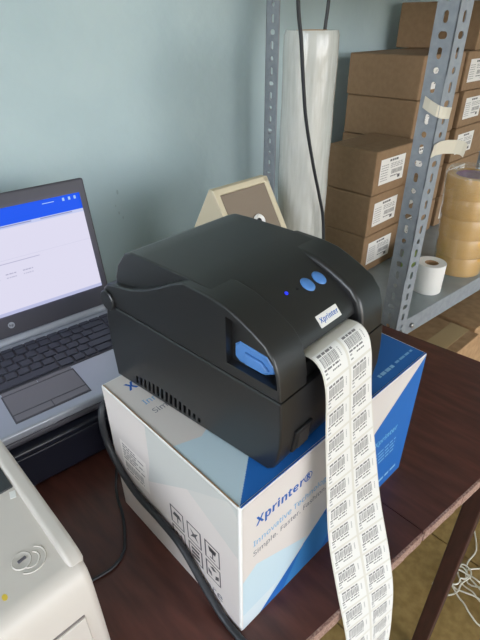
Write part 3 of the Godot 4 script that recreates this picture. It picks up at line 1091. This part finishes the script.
# ------------------------------------------------------------------ speaker behind the printer
func speaker() -> void:
	var t := thing("speaker", "cream wedge-shaped loudspeaker with a brown grille behind the black printer", "speaker", Vector3(0.331, 0, -0.42), 0.0)
	var b := MB.new()
	b.extrude(v2([0.118, 0.0, 0.118, 0.115, 0.003, 0.2965, -0.005, 0.2965, -0.105, 0.125, -0.105, 0.0]), 0.0, 0.1295, 0.003)
	part("cabinet", b, M.cream, t)
	# grille, on the sloping front
	var dn := Vector3(0, 0.1815, -0.115).normalized()
	var nrm := Vector3(0, 0.115, 0.1815).normalized()
	var base := Basis(Vector3.RIGHT, dn, nrm)
	var mid := Vector3(0.0648, 0.2060, 0.0603) + nrm * 0.0006
	b = MB.new()
	b.rbox(Vector3(0.106, 0.190, 0.004), 0.0015, Transform3D(base, mid))
	part("grille", b, M.grille, t)
	for e in [[Vector3(0.1295, 0.011, 0.006), Vector3(0, 0.1010, 0)], [Vector3(0.0115, 0.212, 0.006), Vector3(-0.0588, 0, 0)], [Vector3(0.0115, 0.212, 0.006), Vector3(0.0588, 0, 0)]]:
		b = MB.new()
		b.rbox(e[0], 0.002, Transform3D(base, mid + base * e[1]))
		part("grille_frame", b, M.cream, t)
	b = MB.new()
	b.lathe([Vector2(0.004, 0.0), Vector2(0.0115, 0.0), Vector2(0.0125, 0.003), Vector2(0.0100, 0.006), Vector2(0.0075, 0.004), Vector2(0.004, 0.001)], 24, Transform3D(Basis(Vector3.RIGHT, nrm, -dn) , Vector3(0.071, 0.235, 0.042) + nrm * 0.003))
	var kn := part("dial", b, M.white, t)
	b = MB.new()
	b.lathe([Vector2(0.006, 0.0), Vector2(0.006, 0.002), Vector2(0, 0.0026)], 18, Transform3D(Basis(Vector3.RIGHT, nrm, -dn) , Vector3(0.071, 0.235, 0.042) + nrm * 0.0032))
	part("dial_centre", b, M.black_dark, kn)

# ------------------------------------------------------------------ roll of stretch film
func film_roll() -> void:
	var t := thing("stretch_film_roll", "tall roll of clear stretch film standing upright behind the printer", "film roll", Vector3(0.557, 0, -0.409), 0.0)
	var film := mat(rgb(202, 202, 197), 0.2)
	film.clearcoat_enabled = true
	film.clearcoat = 0.6
	film.clearcoat_roughness = 0.15
	film.albedo_texture = noise_tex(256, 0.04, 31, rgb(232, 232, 228), rgb(255, 255, 255))
	film.uv1_triplanar = true
	film.uv1_scale = Vector3(14, 1.2, 14)
	film.normal_enabled = true
	film.normal_texture = noise_tex(256, 0.03, 32, Color.BLACK, Color.WHITE, 4, true, 6.0)
	film.normal_scale = 0.5
	var b := MB.new()
	var prof := [Vector2(0.026, 0.002), Vector2(0.049, 0.002), Vector2(0.0502, 0.006)]
	for k in 14: prof.append(Vector2(0.0490 - 0.0002 * k + 0.0006 * sin(k * 2.1), 0.02 + 0.0352 * k))
	prof.append_array([Vector2(0.0460, 0.512), Vector2(0.0440, 0.519), Vector2(0.026, 0.519)])
	b.lathe(prof, 40, Transform3D.IDENTITY, 0.012)
	part("film", b, film, t)
	b = MB.new()
	b.lathe([Vector2(0.022, 0.0), Vector2(0.026, 0.0), Vector2(0.026, 0.5195), Vector2(0.022, 0.5195), Vector2(0.022, 0.0)], 28)
	part("core_tube", b, M.card_old, t)

# ------------------------------------------------------------------ goods on the shelves
func carton(label: String, at: Vector3, size: Vector3, group: String, sticker: Material, turn := 0.0, m: Material = null) -> Node3D:
	# at: front left bottom corner
	var t := thing("carton", label, "carton", at, turn, group)
	if m == null: m = M.card
	var b := MB.new()
	b.box(Vector3(size.x, size.y - 0.0012, size.z), Vector3(size.x / 2, size.y / 2, -size.z / 2), 0.003)
	part("body", b, m, t)
	# top flaps meeting in the middle
	for s in [0, 1]:
		b = MB.new()
		b.box(Vector3(size.x - 0.004, 0.0010, size.z / 2 - 0.002), Vector3(size.x / 2, size.y - 0.0006, -size.z * (0.25 + 0.5 * s)), 0.0004)
		part("flap", b, m, t)
	if sticker != null:
		b = MB.new()
		var x0 := 0.020
		var x1 := 0.125
		var y0 := size.y * 0.22
		var y1 := size.y * 0.80
		b.quad(Vector3(x0, y0, 0.0005), Vector3(x1, y0, 0.0005), Vector3(x1, y1, 0.0005), Vector3(x0, y1, 0.0005))
		part("shipping_label", b, sticker, t).set_meta("label", "white printed shipping label")
	return t

func shelf_goods() -> void:
	# white label printed with a heading, a column of small print and a barcode
	var im := Image.create(256, 144, false, Image.FORMAT_RGB8)
	im.fill(rgb(232, 228, 222))
	var ink := rgb(96, 92, 90)
	dashes(im, 0.36, 0.07, 0.34, 0.085, ink)
	for k in 7: dashes(im, 0.05, 0.24 + k * 0.1, 0.28, 0.03, rgb(140, 136, 132))
	for k in 3: dashes(im, 0.42, 0.24 + k * 0.075, 0.5, 0.028, rgb(140, 136, 132))
	bars(im, 0.48, 0.50, 0.44, 0.18, ink)
	dashes(im, 0.46, 0.75, 0.3, 0.04, ink)
	fr(im, 0.76, 0.78, 0.1, 0.13, ink)
	var lab := img_mat(im, 0.55)
	var y := -0.0197
	var ord5 := ["bottom", "second", "middle", "fourth", "top"]
	for k in 3:
		carton("small brown carton beside the film roll, %s of its stack of three" % ["bottom", "middle", "top"][k], Vector3(0.80 + 0.002 * k, y + 0.1008 * k, -0.400), Vector3(0.185, 0.1005, 0.135), "cartons stacked beside the film roll", lab, [0.0, 0.6, -0.5][k])
	for k in 5:
		carton("brown carton in the stack right of the film roll cartons, %s of five" % ord5[k], Vector3(1.0 + [0.0, 0.003, 0.0, 0.002, 0.0][k], y + 0.0962 * k, -0.430), Vector3(0.22, 0.0958, 0.205), "cartons in the middle stack", lab, [0, 0.4, 0, -0.5, 0.4][k])
	for k in 5:
		carton("brown carton behind the tape rolls, %s in its stack of five" % ord5[k], Vector3(1.245 + [0.0, 0.004, 0.012, 0.012, -0.012][k], y + 0.0962 * k, -0.430), Vector3(0.22, 0.0958, 0.205), "cartons behind the tape rolls", lab)
	carton("larger plain brown carton lying on the stack behind the tape rolls", Vector3(1.265, y + 0.0962 * 5.0, -0.430), Vector3(0.21, 0.11, 0.235), "cartons behind the tape rolls", null)
	# big cartons on the lower shelf, taped shut
	for a in [[Vector3(0.792, -0.4397, -0.140), Vector3(0.188, 0.282, 0.30), "large brown carton with shiny tape on the lower shelf beside the desk"], [Vector3(0.996, -0.4397, -0.152), Vector3(0.24, 0.282, 0.30), "large brown carton on the lower shelf beside the taped carton"]]:
		var c := carton(a[2], a[0], a[1], "large cartons on the lower shelf", null, -1.5, M.card_old)
		var b := MB.new()
		b.box(Vector3(a[1].x * 0.998, 0.0006, 0.05), Vector3(a[1].x / 2, a[1].y + 0.0003, -0.052 if a[0].x < 0.9 else -0.15), 0.0002)
		part("tape_strip", b, M.tape_clear, c)
		var ring := MB.new()
		var arc := []
		for k in 17: arc.append(Vector3(0.05 + 0.020 * sin(TAU * k / 16.0), a[1].y, -0.19 + 0.013 * cos(TAU * k / 16.0)))
		ring.tube(arc, 0.0012, 6, 2)
		part("ink_ring", ring, mat(rgb(92, 70, 54), 0.8), c)
	# pack of tape rolls wrapped in film
	var tp := thing("tape_roll_pack", "tall wrapped pack of clear yellow packing tape rolls on the shelf", "tape", Vector3(1.016, -0.0197, -0.248), 0.0)
	var tape := mat(rgb(212, 164, 76), 0.22)
	tape.albedo_texture = noise_tex(256, 0.03, 41, rgb(226, 222, 206), Color.WHITE)
	tape.uv1_triplanar = true
	tape.uv1_scale = Vector3(4, 30, 4)
	tape.clearcoat_enabled = true
	tape.clearcoat = 0.5
	var b := MB.new()
	b.lathe([Vector2(0.038, 0.0), Vector2(0.0558, 0.0), Vector2(0.0566, 0.0012), Vector2(0.0566, 0.0472), Vector2(0.0558, 0.0484), Vector2(0.038, 0.0484), Vector2(0.038, 0.0)], 40)
	var rollm := b.mesh()
	b = MB.new()
	b.lathe([Vector2(0.035, 0.0), Vector2(0.0379, 0.0), Vector2(0.0379, 0.0484), Vector2(0.035, 0.0484), Vector2(0.035, 0.0)], 32)
	var corem := b.mesh()
	var purple := mat(rgb(122, 82, 116), 0.6)
	for k in 5:
		var o := part("tape_roll", rollm, tape, tp)
		o.position = Vector3(-0.0030 * k, k * 0.0486, -0.0028 * k)
		part("core", corem, purple, o)
	var wrap := mat(Color(0.92, 0.90, 0.84, 0.14), 0.12)
	wrap.transparency = BaseMaterial3D.TRANSPARENCY_ALPHA
	b = MB.new()
	var prof := []
	for k in 8: prof.append(Vector2(0.0582 + 0.0004 * sin(k * 2.0), 0.001 + 0.034 * k))
	prof.append_array([Vector2(0.0580, 0.246), Vector2(0.050, 0.258), Vector2(0.034, 0.252), Vector2(0.025, 0.258)])
	b.lathe(prof, 36, Transform3D(Basis(Vector3.RIGHT, Vector3(-0.058, 1, -0.055), Vector3.BACK), Vector3.ZERO), 0.015)
	part("wrapping", b, wrap, tp)
	# white label roll, core hole on top
	var lr := thing("label_roll", "small white label roll standing on end on the grey shelf", "label roll", Vector3(0.853, -0.0197, -0.247), 0.0)
	b = MB.new()
	b.lathe([Vector2(0.0155, 0.0), Vector2(0.0325, 0.0), Vector2(0.0331, 0.001), Vector2(0.0331, 0.0705), Vector2(0.0322, 0.0715), Vector2(0.0155, 0.0700), Vector2(0.0155, 0.0)], 40)
	part("paper_roll", b, M.paper, lr)
	b = MB.new()
	b.lathe([Vector2(0.0128, 0.0), Vector2(0.0154, 0.0), Vector2(0.0154, 0.0690), Vector2(0.0128, 0.0690), Vector2(0.0128, 0.0)], 28)
	part("core", b, M.card_old, lr)
	# small green box behind it
	b = MB.new()
	b.box(Vector3(0.05, 0.055, 0.03), Vector3(0.925, 0.0081, -0.335), 0.003, Vector3(0, 0.2, 0))
	solo("green_box", b, mat(rgb(116, 136, 62), 0.5), "small green box behind the white label roll on the shelf", "box")
	# bits of tape stuck to the front post
	var tapem := mat(rgb(214, 206, 188), 0.3)
	b = MB.new()
	var u := Basis(Vector3.UP, deg_to_rad(SHELF_TURN))
	var pts := []
	for p in [Vector3(-0.0012, 0.416, -0.030), Vector3(-0.0030, 0.411, -0.018), Vector3(-0.0022, 0.405, -0.003), Vector3(0.004, 0.402, 0.0030), Vector3(0.018, 0.400, 0.0040), Vector3(0.034, 0.398, 0.0018)]: pts.append(SHELF_AT + u * p)
	b.ribbon(pts, Vector3(0.05, 1, 0.05), 0.018, 0.0004)
	solo("tape_scrap", b, tapem, "crumpled scrap of pale tape folded round the grey shelf post", "tape", "tape scraps on the shelf post")
	b = MB.new()
	pts = []
	for p in [Vector3(0.001, 0.340, 0.0014), Vector3(0.016, 0.343, 0.0020), Vector3(0.034, 0.344, 0.006), Vector3(0.060, 0.341, 0.010), Vector3(0.095, 0.333, 0.006), Vector3(0.125, 0.322, -0.002)]: pts.append(SHELF_AT + u * p)
	b.ribbon(pts, Vector3(0.02, 1, 0.15), 0.024, 0.0004)
	solo("tape_scrap", b, tapem, "loose end of pale tape sticking out from the shelf post over the tape rolls", "tape", "tape scraps on the shelf post")

# ------------------------------------------------------------------ cables
func cables() -> void:
	var b := MB.new()
	b.tube([Vector3(0.10, 0.04, -0.2480), Vector3(0.06, 0.12, -0.2420), Vector3(0.022, 0.155, -0.2330), Vector3(0.001, 0.163, -0.2300), Vector3(-0.0088, 0.148, -0.2258), Vector3(-0.0100, 0.113, -0.2220), Vector3(-0.0100, 0.086, -0.203), Vector3(-0.0100, 0.068, -0.169), Vector3(-0.0100, 0.066, -0.12), Vector3(-0.0100, 0.058, -0.085), Vector3(-0.0100, 0.031, -0.054), Vector3(-0.0102, 0.0085, -0.023), Vector3(-0.0105, 0.0043, 0.007), Vector3(-0.010, 0.0043, 0.034), Vector3(-0.012, -0.002, 0.056), Vector3(-0.013, -0.05, 0.066), Vector3(-0.013, -0.3, 0.066)], 0.0040, 10, 6)
	solo("power_cable", b, M.cable, "thick black power cable running down along the white side of the carton", "cable")
	b = MB.new()
	b.tube([Vector3(0.10, 0.06, -0.2620), Vector3(0.05, 0.09, -0.2620), Vector3(0.018, 0.07, -0.2560), Vector3(0.006, 0.030, -0.250), Vector3(-0.006, 0.0035, -0.238), Vector3(-0.018, 0.0022, -0.204), Vector3(-0.030, 0.0022, -0.180), Vector3(-0.044, 0.0022, -0.160), Vector3(-0.062, 0.0022, -0.152), Vector3(-0.083, 0.0022, -0.154), Vector3(-0.100, 0.0022, -0.158)], 0.0018, 8, 6)
	solo("data_cable", b, M.cable, "thin black cable curling across the desk to the off-white printer", "cable")
	b = MB.new()
	b.tube([Vector3(0.38, 2.1, -0.345), Vector3(0.412, 1.2, -0.345), Vector3(0.435, 0.66, -0.345), Vector3(0.443, 0.557, -0.345), Vector3(0.454, 0.509, -0.345), Vector3(0.464, 0.455, -0.345), Vector3(0.477, 0.396, -0.345), Vector3(0.504, 0.320, -0.345), Vector3(0.528, 0.262, -0.345), Vector3(0.548, 0.205, -0.345), Vector3(0.556, 0.10, -0.340), Vector3(0.550, 0.02, -0.330), Vector3(0.525, 0.0034, -0.318), Vector3(0.47, 0.0034, -0.28)], 0.0030, 8, 6)
	solo("hanging_cable", b, M.cable, "black cable hanging down in front of the film roll", "cable", "hanging black cables")
	b = MB.new()
	b.tube([Vector3(0.70, 2.1, -0.46), Vector3(0.672, 1.2, -0.455), Vector3(0.654, 0.70, -0.45), Vector3(0.650, 0.565, -0.45), Vector3(0.644, 0.50, -0.45), Vector3(0.634, 0.30, -0.45), Vector3(0.625, 0.0, -0.45), Vector3(0.620, -0.3, -0.45), Vector3(0.620, -0.746, -0.45)], 0.0034, 8, 6)
	solo("hanging_cable", b, M.cable, "black cable hanging down behind the top of the film roll", "cable", "hanging black cables")
	# white wire tangled on the floor tiles
	b = MB.new()
	var pts := [Vector3(0.93, 0.004, 0.02), Vector3(0.86, 0.004, 0.06), Vector3(0.80, 0.006, 0.06)]
	for k in 44:
		var a := k * 0.62
		var r := 0.034 + 0.018 * sin(k * 0.9)
		pts.append(Vector3(0.715 + 0.03 * sin(k * 0.21) + r * cos(a), 0.004 + 0.010 * absf(sin(k * 1.3)) + 0.0004 * k, 0.085 + 0.035 * sin(k * 0.33) + r * 1.1 * sin(a)))
	pts.append_array([Vector3(0.77, 0.01, 0.07), Vector3(0.83, 0.006, 0.10), Vector3(0.92, 0.004, 0.09)])
	for i in pts.size(): pts[i] += Vector3(0, FLOOR_Y, 0)
	b.tube(pts, 0.0022, 6, 4)
	solo("tangled_wire", b, M.white_cable, "tangled white wire lying on the tan floor beside the desk leg", "wire")
